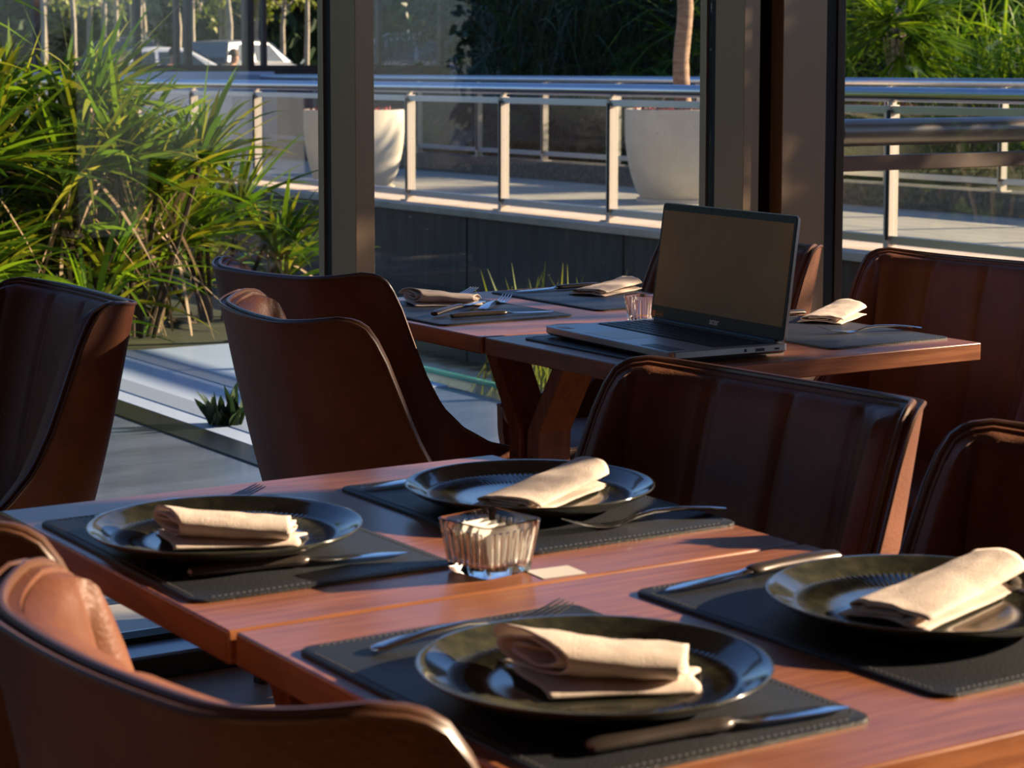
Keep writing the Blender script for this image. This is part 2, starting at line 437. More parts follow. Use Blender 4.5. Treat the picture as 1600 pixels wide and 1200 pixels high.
def dracaena(x, y, z0, h, spread, nros, label, L=.5, seed=1, group='spiky leaved shrubs by the pond', W=.027, leaf='blade', nl=42):
    random.seed(seed)
    t = empty('dracaena', (x, y, z0), random.uniform(0, 6), label, 'plant', group)
    fol = MB(); st = MB(); dead = MB()
    for k in range(nros):
        a = random.uniform(0, 2 * PI); rr = spread * math.sqrt(random.random()); zz = h * (.12 + .88 * random.random() ** .8)
        rr *= (1.15 - .5 * zz / h)
        c = Vector((rr * math.cos(a), rr * math.sin(a), zz))
        st.tube([(c.x * .25, c.y * .25, 0), (c.x * .6, c.y * .6, zz * .5), c], .012, 6)
        rosette(fol, c, (math.cos(a) * .7, math.sin(a) * .7, .6), nl, L, W)
        for q in range(4):
            add_blade(dead, c, rdir(-1.2, .1), L * .8, W * .6, .5, 4, random.uniform(-1, 1))
    st.build('stem', M['stem_dark'], t)
    fol.build('foliage', M[leaf], t, smooth=False)
    dead.build('dry_leaves', M['dead_leaf'], t, smooth=False)
    return t
dracaena(2.62, 9.60, -.1, 2.3, .55, 30, 'tall sunlit spiky shrub at the left edge beyond the glass', .55, 3)
dracaena(3.40, 9.35, -.1, 1.22, .50, 24, 'sunlit spiky shrub right of the tallest one, below the white car', .52, 5)
dracaena(3.78, 9.15, -.1, .92, .48, 20, 'lower spiky shrub whose leaf tips reach toward the railing above the pale slab', .52, 8)
dracaena(2.70, 9.05, -.1, 1.15, .50, 18, 'low spiky shrub in the left foreground of the planting', .50, 12)
structure(box('planting_bed', -3, 4.6, 8.6, 11.5, -.4, -.02, M['earth']))
dracaena(4.4, 9.6, -.1, .75, .40, 12, 'short dark spiky shrub in front of the granite wall', .45, 15)

def grass(x, y, z, h, spread, n, label, mname='leaf_yellow', seed=2, W=.012, name='grass_clump'):
    random.seed(seed)
    mb = MB()
    for k in range(n):
        a = random.uniform(0, 2 * PI); rr = spread * math.sqrt(random.random())
        add_blade(mb, (rr * math.cos(a), rr * math.sin(a), 0), rdir(1.0, 1.5), h * random.uniform(.5, 1.1), W, random.uniform(.05, .5), 4, random.uniform(-1, 1))
    o = mb.build(name, M[mname], None, smooth=False, loc=(x, y, z))
    return tag(o, label, 'grass', 'grass clumps at the pond')
grass(5.2, 7.75, -.1, .5, .30, 200, 'yellow green reed clump standing in the pond below the far table', seed=3)
grass(4.75, 6.9, -.1, .34, .22, 120, 'short reed clump beside the glass weir', seed=5)
grass(5.85, 6.75, -.1, .40, .24, 220, 'low green grass tuft against the granite wall right of the corner post', 'leaf_mid', seed=4)

def pot_plant(x, y, z, r, h, label, cat='planter'):
    t = empty('planter_pot', (x, y, z), 0, label, cat, 'pale pots on the walkway')
    prof = [(r * .70, 0), (r * .74, .03)] + [(r * (.74 + .26 * math.sin(PI / 2 * min(1, (k / 14) * 1.25)) ** .7), .03 + (h - .03) * k / 14) for k in range(1, 15)]
    prof += [(r * .985, h + .004), (r * .93, h), (r * .90, h - .06)]
    MB().lathe(prof, 64).build('bowl', M['pot'], t)
    MB().lathe([(r * .66, 0), (r * .80, 0), (r * .80, .025), (r * .66, .025)], 48).build('saucer', M['pot'], t)
    MB().lathe([(0.01, h - .055), (r * .90, h - .055), (r * .9, h - .05), (.01, h - .045)], 40).build('soil', M['soil'], t)
    return t
def flowers(t, r, h, seed):
    random.seed(seed); mb = MB()
    for k in range(260):
        a = random.uniform(0, 2 * PI); rr = r * .85 * math.sqrt(random.random())
        for q in range(3):
            add_blade(mb, (rr * math.cos(a), rr * math.sin(a), h - .05), rdir(.5, 1.5), random.uniform(.05, .11), .025, .2, 3, random.uniform(-1, 1))
    mb.build('red_flowers', M['flower'], t, smooth=False)
p1 = pot_plant(7.75, 14.3, .31, .385, .60, 'pale rounded pot of red plants half hidden by the left window post'); flowers(p1, .385, .6, 3)
p2 = pot_plant(8.93, 11.68, .31, .42, .635, 'large pale rounded pot holding a slim palm trunk beside the corner post'); flowers(p2, .42, .635, 4)

def frond(mb, base, d, L, droop, nleaf=26, ll=.5, W=.03):
    d = Vector(d).normalized(); base = Vector(base); pts = []
    for i in range(nleaf + 1):
        t = i / nleaf
        pts.append(base + d * (L * t) + Vector((0, 0, -droop * L * t * t)))
    mb.tube(pts[::4] if len(pts[::4]) > 2 else pts, [.018 * (1 - .8 * i / (len(pts[::4]) - 1)) for i in range(len(pts[::4]))], 5)
    for i in range(3, nleaf):
        tg = (pts[i + 1] - pts[i - 1]).normalized(); sd_ = tg.cross(Vector((0, 0, 1))).normalized()
        for sg in (-1, 1):
            add_blade(mb, pts[i], tg * .55 + sd_ * sg + Vector((0, 0, -.25)), ll * math.sin(PI * (i / nleaf) * .8 + .35), W, .35, 3)
def palm(x, y, z, h, nf, L, rt, label, leafm='leaf_dark', seed=1, droop=.55, trunk='trunk_grey', flare=1.35, ll=.5, parent=None, el=(-.1, 1.35)):
    random.seed(seed)
    t = parent or empty('palm_tree', (x, y, z), 0, label, 'tree', 'palms behind the walkway')
    mb = MB()
    n = 12
    mb.tube([(0.02 * math.sin(k), 0.02 * math.cos(k * 1.3), h * k / n) for k in range(n + 1)], [rt * (flare if k == 0 else 1 + .05 * (k % 2)) * (1 - .15 * k / n) for k in range(n + 1)], 18)
    mb.build('trunk', M[trunk], t)
    fr = MB()
    for k in range(nf):
        frond(fr, (0, 0, h), rdir(*el), L * random.uniform(.8, 1.1), droop * random.uniform(.6, 1.3), ll=ll)
    fr.build('fronds', M[leafm], t, smooth=False)
    return t
random.seed(5)
tr = empty('slim_palm', (8.93, 11.68, .36), 0, 'slim brown palm trunk growing out of the large pale pot', 'tree')
mb = MB(); mb.tube([(0.012 * math.sin(k * .9) - .03 + .0 * k, 0.01 * math.cos(k), .0 + .12 * k + .2) for k in range(24)], [.052 * (1.12 - .011 * k) * (1 + .035 * (k % 2)) for k in range(24)], 20)
mb.build('trunk', M['trunk'], tr)
fr = MB()
for k in range(12): frond(fr, (-.03, 0, 2.95), rdir(.0, 1.3), 1.2, .6, ll=.35)
fr.build('fronds', M['leaf_mid'], tr, smooth=False)

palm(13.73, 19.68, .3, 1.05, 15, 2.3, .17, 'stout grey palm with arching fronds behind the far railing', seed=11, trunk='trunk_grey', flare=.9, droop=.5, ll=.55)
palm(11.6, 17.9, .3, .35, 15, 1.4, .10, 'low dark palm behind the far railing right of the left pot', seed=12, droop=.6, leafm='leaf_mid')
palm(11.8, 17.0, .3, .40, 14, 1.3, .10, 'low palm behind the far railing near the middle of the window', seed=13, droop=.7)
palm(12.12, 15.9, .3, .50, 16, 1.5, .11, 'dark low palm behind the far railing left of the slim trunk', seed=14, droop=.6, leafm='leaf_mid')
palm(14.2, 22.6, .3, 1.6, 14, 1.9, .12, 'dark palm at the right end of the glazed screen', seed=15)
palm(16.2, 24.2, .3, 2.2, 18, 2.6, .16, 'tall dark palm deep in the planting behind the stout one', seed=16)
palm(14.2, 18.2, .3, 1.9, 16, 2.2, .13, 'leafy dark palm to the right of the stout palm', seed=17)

def fan_palm(x, y, z, hs, label, seed, leafm='leaf_bright', n=22, L=.60):
    random.seed(seed)
    t = empty('fan_palm', (x, y, z), 0, label, 'plant', 'fan palms behind the walkway')
    st = MB(); fo = MB()
    for k in range(n):
        d = rdir(-.9, 1.3); R = random.uniform(.10, .32)
        c = Vector((0, 0, hs)) + d * R
        st.tube([(0, 0, hs * .5), (d.x * R * .5, d.y * R * .5, hs + d.z * R * .6), c], .008, 5)
        x1 = d.cross(Vector((0, 0, 1))).normalized(); z1 = x1.cross(d)
        for q in range(26):
            a = -2.1 + 4.2 * q / 25
            bd = d * math.cos(a) + x1 * math.sin(a) + z1 * random.uniform(-.12, .12)
            add_blade(fo, c, bd, L * random.uniform(.85, 1.05), .028, .15, 4, random.uniform(-.3, .3))
    MB().tube([(0, 0, 0), (0, 0, hs)], .04, 12).build('trunk', M['trunk_grey'], t)
    st.build('stalks', M['trunk_pale'], t)
    fo.build('fans', M[leafm], t, smooth=False)
fan_palm(11.55, 12.42, .3, 1.22, 'bright green fan palm with spiky radiating leaves seen in the right window', 21)
fan_palm(10.9, 12.85, .3, .45, 'darker low fan palm just right of the corner post', 22, 'leaf_mid', 12)
fan_palm(14.6, 13.2, .3, .9, 'fan palm to the right of the bright one, partly behind long grass', 23, 'leaf_mid', 14)

def tall_grass(x, y, z, h, spread, n, label, seed, mname, W=.02):
    random.seed(seed); mb = MB()
    for k in range(n):
        a = random.uniform(0, 2 * PI); rr = spread * math.sqrt(random.random())
        add_blade(mb, (rr * math.cos(a), rr * math.sin(a), random.uniform(0, h * .5)), rdir(.5, 1.5), h * random.uniform(.4, .9), W, random.uniform(.3, 1.0), 5, random.uniform(-1, 1))
    o = mb.build('tall_grass', M[mname], None, smooth=False, loc=(x, y, z))
    return tag(o, label, 'grass', 'tall grasses behind the walkway')
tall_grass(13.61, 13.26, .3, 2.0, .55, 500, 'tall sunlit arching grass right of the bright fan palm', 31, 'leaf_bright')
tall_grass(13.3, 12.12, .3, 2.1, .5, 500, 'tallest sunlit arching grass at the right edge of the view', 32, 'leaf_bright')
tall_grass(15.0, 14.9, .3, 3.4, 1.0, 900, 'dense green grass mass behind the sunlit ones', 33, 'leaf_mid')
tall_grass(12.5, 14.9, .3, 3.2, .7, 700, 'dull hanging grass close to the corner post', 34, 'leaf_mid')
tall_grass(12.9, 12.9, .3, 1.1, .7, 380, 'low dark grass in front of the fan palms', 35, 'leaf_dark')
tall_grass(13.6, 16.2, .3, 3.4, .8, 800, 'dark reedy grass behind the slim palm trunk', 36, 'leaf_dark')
tall_grass(12.6, 18.2, .3, 4.0, 1.1, 1100, 'dark grass under the stout palm, raised to shade the white wall', 37, 'leaf_dark')  # height raised to cast shade on the white wall behind

def leafy(mb, c, rad, n, size, squash=1.0):
    for k in range(n):
        d = rdir(-1.5, 1.5); rr = random.random() ** .4
        p = Vector(c) + Vector((d.x * rad * rr, d.y * rad * rr, d.z * rad * rr * squash))
        a = rdir(-1.2, .8)
        add_blade(mb, p, a, size * random.uniform(.7, 1.3), size * .5, .2, 2, random.uniform(-2, 2))
def tree(x, y, z, h, cr, n, label, seed, leafm, rt=.12, size=.2, trunk='trunk_grey', low=.15, name='leafy_tree', group='trees behind the planting', trunks=1):
    random.seed(seed)
    t = empty(name, (x, y, z), 0, label, 'tree', group)
    tb = MB(); fo = MB()
    for q in range(trunks):
        ox, oy = random.uniform(-cr, cr) * .5 * (trunks > 1), random.uniform(-.5, .5) * (trunks > 1)
        tb.tube([(ox, oy, 0), (ox + random.uniform(-.1, .1), oy, h * .35), (ox + random.uniform(-.25, .25), oy, h * .7), (ox * 1.3, oy, h * .95)], [rt, rt * .8, rt * .6, rt * .25], 8)
    for k in range(9):
        a = random.uniform(0, 2 * PI); zz = h * random.uniform(low, 1)
        p = Vector((math.cos(a) * cr * .6, math.sin(a) * cr * .6, zz))
        tb.tube([(0, 0, zz * .75), p], [rt * .35, rt * .12], 5)
        leafy(fo, p, cr * .62, n // 9, size)
    tb.build('trunk', M[trunk], t); fo.build('foliage', M[leafm], t, smooth=False)
tw = ['far left', 'left of the middle', 'behind the stout palm', 'right of the stout palm', 'behind the slim palm trunk']
for i, (x, y) in enumerate([(18.8, 28.33), (19.37, 30.35), (19.62, 28.98), (20.09, 27.43), (20.0, 25.4)]):
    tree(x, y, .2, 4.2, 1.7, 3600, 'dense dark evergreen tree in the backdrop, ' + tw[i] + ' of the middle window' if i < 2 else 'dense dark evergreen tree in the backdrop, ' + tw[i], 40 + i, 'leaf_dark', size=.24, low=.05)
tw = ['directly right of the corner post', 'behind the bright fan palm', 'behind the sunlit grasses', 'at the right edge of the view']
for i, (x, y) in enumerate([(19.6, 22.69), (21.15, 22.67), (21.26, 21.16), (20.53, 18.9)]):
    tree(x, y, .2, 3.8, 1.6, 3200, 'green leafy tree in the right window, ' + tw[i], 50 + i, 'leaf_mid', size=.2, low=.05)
tw = ['above the white car boot', 'above the white car roof', 'behind the dark car roof', 'beside the widest mullion', 'next to left window post', 'mostly hidden by the spiky shrub']
for i, (x, y) in enumerate([(24.5, 61.29), (26.46, 62.65), (26.43, 58.29), (30.24, 63.13), (29.61, 58.99), (20.82, 56.27)]):
    tree(x, y, .2, 6.5, 1.7, 1300, 'yellow green tree with pale trunks beyond the cars, ' + tw[i], 60 + i, 'leaf_yellow', rt=.10, size=.26, trunk='trunk_pale', low=.5, group='trees beyond the parked cars', trunks=3)
tw = ['farthest left', 'behind the white car', 'behind the dark mullions', 'behind the left window post', 'behind the spiky shrub']
for i, (x, y) in enumerate([(28.95, 74.58), (32.67, 75.21), (34.96, 71.96), (37.03, 68.65), (24.9, 71.8)]):
    tree(x, y, .2, 6, 4.2, 4200, 'dark background tree beyond the car park, ' + tw[i], 70 + i, 'leaf_dark', rt=.2, size=.6, low=.1, group='dark trees beyond the car park')

# ------------------------------------------------------------------ far wall and glazed screen
structure(box('wall_white', 2.5, 10.05, 20.30, 20.55, .1, 1.19, M['white_wall'], bevel=.005))
structure(box('wall_white_end', 9.55, 10.06, 20.27, 20.30, .31, 1.16, M['pale_band']))
structure(box('wall_screen_base', -2, 12.62, 20.95, 21.15, .1, 1.20, M['brown_frame']))
t = empty('glazed_screen', (5.6, 21.05, 1.2), 0, 'dark brown framed glass screen on top of the far white wall', 'glass screen')
box('bottom_frame', -7.6, 7.02, -.05, .05, 0, .06, M['brown_frame'], t, .002)
box('top_frame', -7.6, 7.02, -.05, .05, 1.9, 2.0, M['brown_frame'], t, .002)
mx = [(3.2, .06), (5.9, .06), (7.7, .06), (8.81, .07), (9.26, .05), (9.39, .07), (10.1, .12), (10.29, .05), (11.73, .05), (12.55, .06)]
for i, (x, wd) in enumerate(mx):
    box('mullion', x - 5.6 - wd / 2, x - 5.6 + wd / 2, -.04, .04, .06, 1.9, M['brown_frame'], t, .002)
    if i + 1 < len(mx): box('pane', x - 5.6 + wd / 2, mx[i + 1][0] - 5.6 - mx[i + 1][1] / 2, -.004, .004, .06, 1.9, M['window_glass'], t)

# ------------------------------------------------------------------ parked cars and people beyond the screen
def car(x, y, z, rz, body, label, kind='sedan', rails=False):
    t = empty('car', (x, y, z), rz, label, 'car', 'cars parked beyond the glazed screen')
    H = 1.45 if kind == 'sedan' else 1.68
    Lh = 2.1
    low = [(-2.1, .35), (-2.12, .62), (-2.0, .88 * H / 1.45), (-1.3, .93 * H / 1.45), (.95, .93 * H / 1.45), (1.85, .78 * H / 1.45), (2.1, .6), (2.12, .35)]
    rings = []
    for yy, sc in ((-.86, .97), (-.80, 1.0), (.80, 1.0), (.86, .97)):
        rings.append([(px * sc, yy, .35 + (pz - .35) * (1 if abs(yy) < .85 else .93)) for px, pz in low])
    MB().rings(rings).build('body', M[body], t, bevel=.04)
    zb = .92 * H / 1.45
    back = -1.75 if kind != 'sedan' else -1.55
    cab = [(back, zb), (back + (.25 if kind != 'sedan' else .55), H - .05), (-.6, H), (.15, H - .03), (1.05, zb)]
    def cabring(yy, inset, k=1.0): return [(px * k, yy, pz) for px, pz in cab]
    rings = []
    base = [(px, pz) for px, pz in cab]
    for sgn in (-1, 1):
        rings.append([(px, sgn * (.80 - (.17 * (pz - zb) / (H - zb))), pz) for px, pz in base])
    roof = MB().rings(rings).build('cabin', M[body], t, bevel=.05)
    for sgn in (-1, 1):
        for (xa, xb) in ((back + .35, -.62), (-.52, .30)):
            vs = []
            for px, pz in ((xa, zb + .05), (xb + .0, zb + .05), (xb if xb < 0 else xb - .12, H - .12), (xa + .30 if xa < -1 else xa, H - .12)):
                vs.append((px + (.35 if (xb > 0 and px > 0 and pz < H - .2) else 0), sgn * (.806 - .17 * (pz - zb) / (H - zb)), pz))
            vs2 = [(a, b - sgn * .02, c) for a, b, c in vs]
            MB().rings([vs, vs2]).build('side_window', M['car_glass'], t, smooth=False)
    fr = [(.30, -.60, H - .09), (.30, .60, H - .09), (1.02, .72, zb + .03), (1.02, -.72, zb + .03)]
    MB().rings([fr, [(a + .03, b, c + .03) for a, b, c in fr]]).build('windscreen', M['car_glass'], t, smooth=False)
    rr = [(back + .45, -.6, H - .12), (back + .45, .6, H - .12), (back + .03, .70, zb + .05), (back + .03, -.70, zb + .05)]
    MB().rings([rr, [(a - .03, b, c + .03) for a, b, c in rr]]).build('rear_window', M['car_glass'], t, smooth=False)
    for sx in (-1.3, 1.3):
        for sy in (-.78, .78):
            wv = MB().tube([(sx, sy - .1, .32), (sx, sy + .1, .32)], .32, 24).build('wheel', M['tyre'], t)
            MB().tube([(sx, sy - .105, .32), (sx, sy + .105, .32)], .19, 16).build('hubcap', M['car_silver'], wv)
    if rails:
        for sy in (-.58, .58):
            MB().tube([(-1.3, sy, H - .03), (-1.1, sy, H + .06), (0, sy, H + .06), (.2, sy, H - .03)], .025, 8).build('roof_rail', M['car_silver'], t)
    return t
A = -math.radians(32.2)
car(20.9, 47.6, .28, A + .35, 'car_white', 'white sedan parked in front, seen through the glazed screen')
car(22.6, 53.4, .28, A + .2, 'car_dark', 'dark blue estate car with roof rails behind the white sedan', 'suv', True)
car(24.6, 51.4, .28, A + 1.0, 'car_silver', 'silver grey car at the right of the white sedan', 'suv')
car(25.52, 43.0, .28, A + .15, 'car_silver', 'silver car right of the window post behind the screen', 'suv', True)
car(31.2, 51.3, .28, A + .1, 'car_white', 'white car glimpsed between the palms left of the stout trunk')
car(35.2, 51.1, .28, A - .1, 'car_white', 'white car glimpsed through leaves right of the stout trunk')

def person(x, y, z, rz, label, shirt, lean=.1, arm=0.2):
    t = empty('person', (x, y, z), rz, label, 'person', None)
    def skin(name, verts, edges, radii, m, parent):
        me = bpy.data.meshes.new(name); me.from_pydata(verts, edges, [])
        o = bpy.data.objects.new(name, me); COL.objects.link(o); o.parent = parent
        me.materials.append(m)
        md = o.modifiers.new('skin', 'SKIN'); md.use_smooth_shade = True
        for i, rd in enumerate(radii):
            me.skin_vertices[0].data[i].radius = rd if isinstance(rd, tuple) else (rd, rd)
        me.skin_vertices[0].data[0].use_root = True
        sb = o.modifiers.new('sub', 'SUBSURF'); sb.levels = 1; sb.render_levels = 2
        return o
    # seated body: pelvis, spine, neck, head, arms, legs
    V = [(0, 0, .50), (lean * .4, 0, .68), (lean, 0, .92), (lean + .02, 0, 1.02), (lean + .05, 0, 1.10), (lean + .06, 0, 1.20),
         (lean, .17, .94), (lean + .08, .22, .70), (lean + .30, .17, .66), (lean + .38, .16, .66),
         (lean, -.17, .94), (lean + .08, -.22, .70), (lean + .30, -.17 - arm * .2, .66 + arm), (lean + .38, -.16, .66 + arm),
         (.10, .11, .50), (.44, .12, .50), (.44, .12, .10), (.52, .12, .04),
         (.10, -.11, .50), (.44, -.12, .50), (.44, -.12, .10), (.52, -.12, .04)]
    E_ = [(0, 1), (1, 2), (2, 3), (3, 4), (4, 5), (2, 6), (6, 7), (7, 8), (8, 9), (2, 10), (10, 11), (11, 12), (12, 13), (0, 14), (14, 15), (15, 16), (16, 17), (0, 18), (18, 19), (19, 20), (20, 21)]
    R = [(.15, .12), (.14, .11), (.13, .10), .055, (.08, .085), (.085, .09), .06, .05, .04, .035, .06, .05, .04, .035, .085, .065, .05, .04, .085, .065, .05, .04]
    skin('body', V, E_, R, M['skin'], t)
    skin('shirt', [V[0], V[1], V[2], V[6], V[7], V[10], V[11]], [(0, 1), (1, 2), (2, 3), (3, 4), (2, 5), (5, 6)], [(.165, .135), (.155, .125), (.145, .115), .075, .062, .075, .062], M[shirt], t)
    skin('trousers', [V[0], V[14], V[15], V[16], V[18], V[19], V[20]], [(0, 1), (1, 2), (2, 3), (0, 4), (4, 5), (5, 6)], [(.16, .13), .098, .078, .062, .098, .078, .062], M['trousers'], t)
    hb = MB(); rings = []
    for i in range(7):
        a = i / 6 * 1.7
        rings.append([(lean + .045 + .105 * math.sin(a + .05) * math.cos(q * PI / 8) - .012, .098 * math.sin(a + .05) * math.sin(q * PI / 8), 1.19 + .125 * math.cos(a)) for q in range(16)])
    hb.rings(rings).build('hair', M['hair'], t)
    MB().rings([[(lean + .145, -.012, 1.13), (lean + .145, .012, 1.13), (lean + .13, 0, 1.18)], [(lean + .17, -.006, 1.14), (lean + .17, .006, 1.14), (lean + .145, 0, 1.17)]]).build('nose', M['skin'], t)
    return t
def stool(x, y, z, label):
    t = empty('stool', (x, y, z), 0, label, 'stool', 'stools beyond the screen')
    box('seat', -.2, .2, -.2, .2, .36, .395, M['dark_wood'], t, .01)
    for sx in (-.16, .16):
        for sy in (-.16, .16): box('leg', sx - .02, sx + .02, sy - .02, sy + .02, 0, .36, M['dark_wood'], t)
person(16.99, 36.21, .28, A, 'person in a light shirt seated beyond the glazed screen, head above the frame', 'shirt', .05, .1)
person(15.22, 34.82, .28, A - .6, 'person in a white shirt leaning with one arm bent, left of the seated one', 'shirt', .02, .3)
stool(16.99, 36.21, .28, 'dark stool under the seated person on the right')
stool(15.22, 34.82, .28, 'dark stool under the person on the left')

# ------------------------------------------------------------------ chairs
def chair_shell(parent):
    HW, XF, XB, RC = .278, .22, -.235, .115
    # plan curve: right arm front -> back -> left arm front, with s = distance forward of the back plane
    half = []                          # from the middle of the back round to the left arm front
    x_, y_, th = XB, 0.0, 0.0
    step = .0095
    dist = 0.0
    while x_ < XF:
        half.append((x_, y_))
        if dist < .115: k_ = .9
        elif th < math.radians(66): k_ = 6.2
        elif th < math.radians(90): k_ = 1.9
        else: k_ = 0
        th = min(PI / 2, th + k_ * step)
        x_ += math.sin(th) * step; y_ += math.cos(th) * step; dist += step
    pts = [(x, -y) for x, y in half[::-1]] + half[1:]
    P = pts; N = len(P)
    nor = []
    for i in range(N):
        a = P[max(0, i - 1)]; b = P[min(N - 1, i + 1)]
        tx, ty = b[0] - a[0], b[1] - a[1]; l = math.hypot(tx, ty)
        nor.append((-ty / l, tx / l))     # candidates; flipped to point inward below
    cx = .05
    nor = [(nx, ny) if (nx * (cx - x) + ny * (0 - y)) > 0 else (-nx, -ny) for (nx, ny), (x, y) in zip(nor, P)]
    ctl = [(-.03, .848), (0, .848), (.03, .854), (.06, .860), (.080, .857), (.092, .846), (.101, .825), (.108, .80), (.115, .765), (.124, .72), (.137, .665), (.158, .61), (.195, .565), (.25, .53), (.33, .508), (.44, .494), (.50, .475)]
    def top(x):
        sx = x - XB
        for (a, ha), (b, hb) in zip(ctl, ctl[1:]):
            if sx <= b:
                u = (sx - a) / (b - a); return ha + (hb - ha) * u
        return ctl[-1][1]
    def warp(x, y, z):
        k = max(0, z - .42)
        back = min(1, max(0, (.16 - x) / .38))
        return (x - k * .21 * back, y * (1 + .05 * (k / .43)) , z)
    def surf(off, z0, dz_top, nv, pad=0.0):
        G = []
        for i in range(N):
            x, y = P[i]; nx, ny = nor[i]
            h = top(x) + dz_top
            row = []
            for j in range(nv + 1):
                v = j / nv
                z = z0 + (h - z0) * v
                o = off
                if pad:
                    o = off + pad * (math.sin(PI * min(1, max(0, v * .93 + .035))) ** .35)
                    u = (i / (N - 1) - .5)
                    for sm in (-.20, -.10, 0.0, .10, .20):
                        o -= .0065 * math.exp(-((u - sm) / .0062) ** 2)
                tap = 1 - .10 * (1 - min(1, v * 1.4)) ** 2      # narrows toward the seat underside
                row.append(warp((x + nx * o) * tap, (y + ny * o) * tap, z))
            G.append(row)
        return G
    def slab(Ga, Gb, nv):
        mb = MB(); idx = {}
        V = []; Fc = []
        def vid(g, i, j): return (g * N + i) * (nv + 1) + j
        for G in (Ga, Gb):
            for row in G: V += row
        for i in range(N - 1):
            for j in range(nv):
                Fc.append((vid(0, i, j), vid(0, i + 1, j), vid(0, i + 1, j + 1), vid(0, i, j + 1)))
                Fc.append((vid(1, i, j), vid(1, i, j + 1), vid(1, i + 1, j + 1), vid(1, i + 1, j)))
            Fc.append((vid(0, i, nv), vid(0, i + 1, nv), vid(1, i + 1, nv), vid(1, i, nv)))
            Fc.append((vid(0, i, 0), vid(1, i, 0), vid(1, i + 1, 0), vid(0, i + 1, 0)))
        for j in range(nv):
            Fc.append((vid(0, 0, j), vid(0, 0, j + 1), vid(1, 0, j + 1), vid(1, 0, j)))
            Fc.append((vid(0, N - 1, j), vid(1, N - 1, j), vid(1, N - 1, j + 1), vid(0, N - 1, j + 1)))
        mb.add(V, Fc); return mb
    nv = 22
    A0 = surf(0, .34, 0, nv); A1 = surf(.022, .34, -.002, nv)
    slab(A0, A1, nv).build('back_shell', M['leather'], parent, angle=50)
    B0 = surf(.023, .44, -.006, nv); B1 = surf(.030, .44, -.010, nv, .022)
    slab(B0, B1, nv).build('back_padding', M['leather'], parent, angle=60)
    path = [r[-1] for r in A0]; path2 = [r[-1] for r in A1]
    rim = [Vector(a) * .5 + Vector(b) * .5 + Vector((0, 0, .0015)) for a, b in zip(path, path2)]
    MB().tube(rim, .0042, 8).build('piping', M['piping'], parent)
    MB().tube([Vector(a) + Vector((0, 0, -.0)) for a in path], .0028, 6).build('piping', M['piping'], parent)
    # seat cushion
    sb = MB(); rings = []
    outl = []
    for k in range(40):
        a = 2 * PI * k / 40
        c, s_ = math.cos(a), math.sin(a)
        outl.append((abs(c) ** .45 * math.copysign(1, c) * .225 + .035, abs(s_) ** .45 * math.copysign(1, s_) * .235))
    for z, k in ((.345, .92), (.36, .98), (.42, 1.0), (.452, .97), (.463, .86), (.466, .5)):
        rings.append([((x - .035) * k + .035, y * k, z) for x, y in outl])
    sb.rings(rings).build('seat', M['leather'], parent)
    for sx, sy in ((.17, .18), (.17, -.18), (-.15, .18), (-.15, -.18)):
        ex, ey = sx * 1.22, sy * 1.15
        q = MB(); q.rings([[(ex - .012, ey - .012, 0), (ex + .012, ey - .012, 0), (ex + .012, ey + .012, 0), (ex - .012, ey + .012, 0)],
                           [(sx - .02, sy - .02, .35), (sx + .02, sy - .02, .35), (sx + .02, sy + .02, .35), (sx - .02, sy + .02, .35)]])
        q.build('leg', M['dark_wood'], parent, bevel=.003)
chair0 = empty('tub_chair')
chair_shell(chair0)
CH = [
    (.80, 1.30, 6, 'brown leather tub chair in the near left corner, back to the camera'),
    (.80, 1.875, 0, 'brown leather tub chair cut by the left picture edge, behind the near left one'),
    (1.735, 2.935, -8, 'brown leather tub chair, back to us, nearest the left leg of the far table'),
    (2.03, 3.585, 8, 'brown leather tub chair, back to us, farthest one left of the far table'),
    (1.02, 3.36, 178, 'brown leather tub chair, sideways at the left picture edge, by the pale slab'),
    (1.368, 1.922, 184, 'brown leather tub chair behind the near table, directly in front of the laptop'),
    (1.375, 1.337, 183, 'brown leather tub chair at the right picture edge behind the rightmost plate'),
    (2.768, 2.975, 186, 'brown leather tub chair at the right end of the far table, below right window'),
    (2.67, 3.595, 180, 'brown leather tub chair mostly hidden behind the open laptop screen'),
]
for i, (x, y, rz, lb) in enumerate(CH):
    c = chair0 if i == 0 else copy_tree(chair0)
    c.location = (x, y, 0); c.rotation_euler = (0, 0, math.radians(rz))
    tag(c, lb, 'chair', 'brown leather tub chairs')

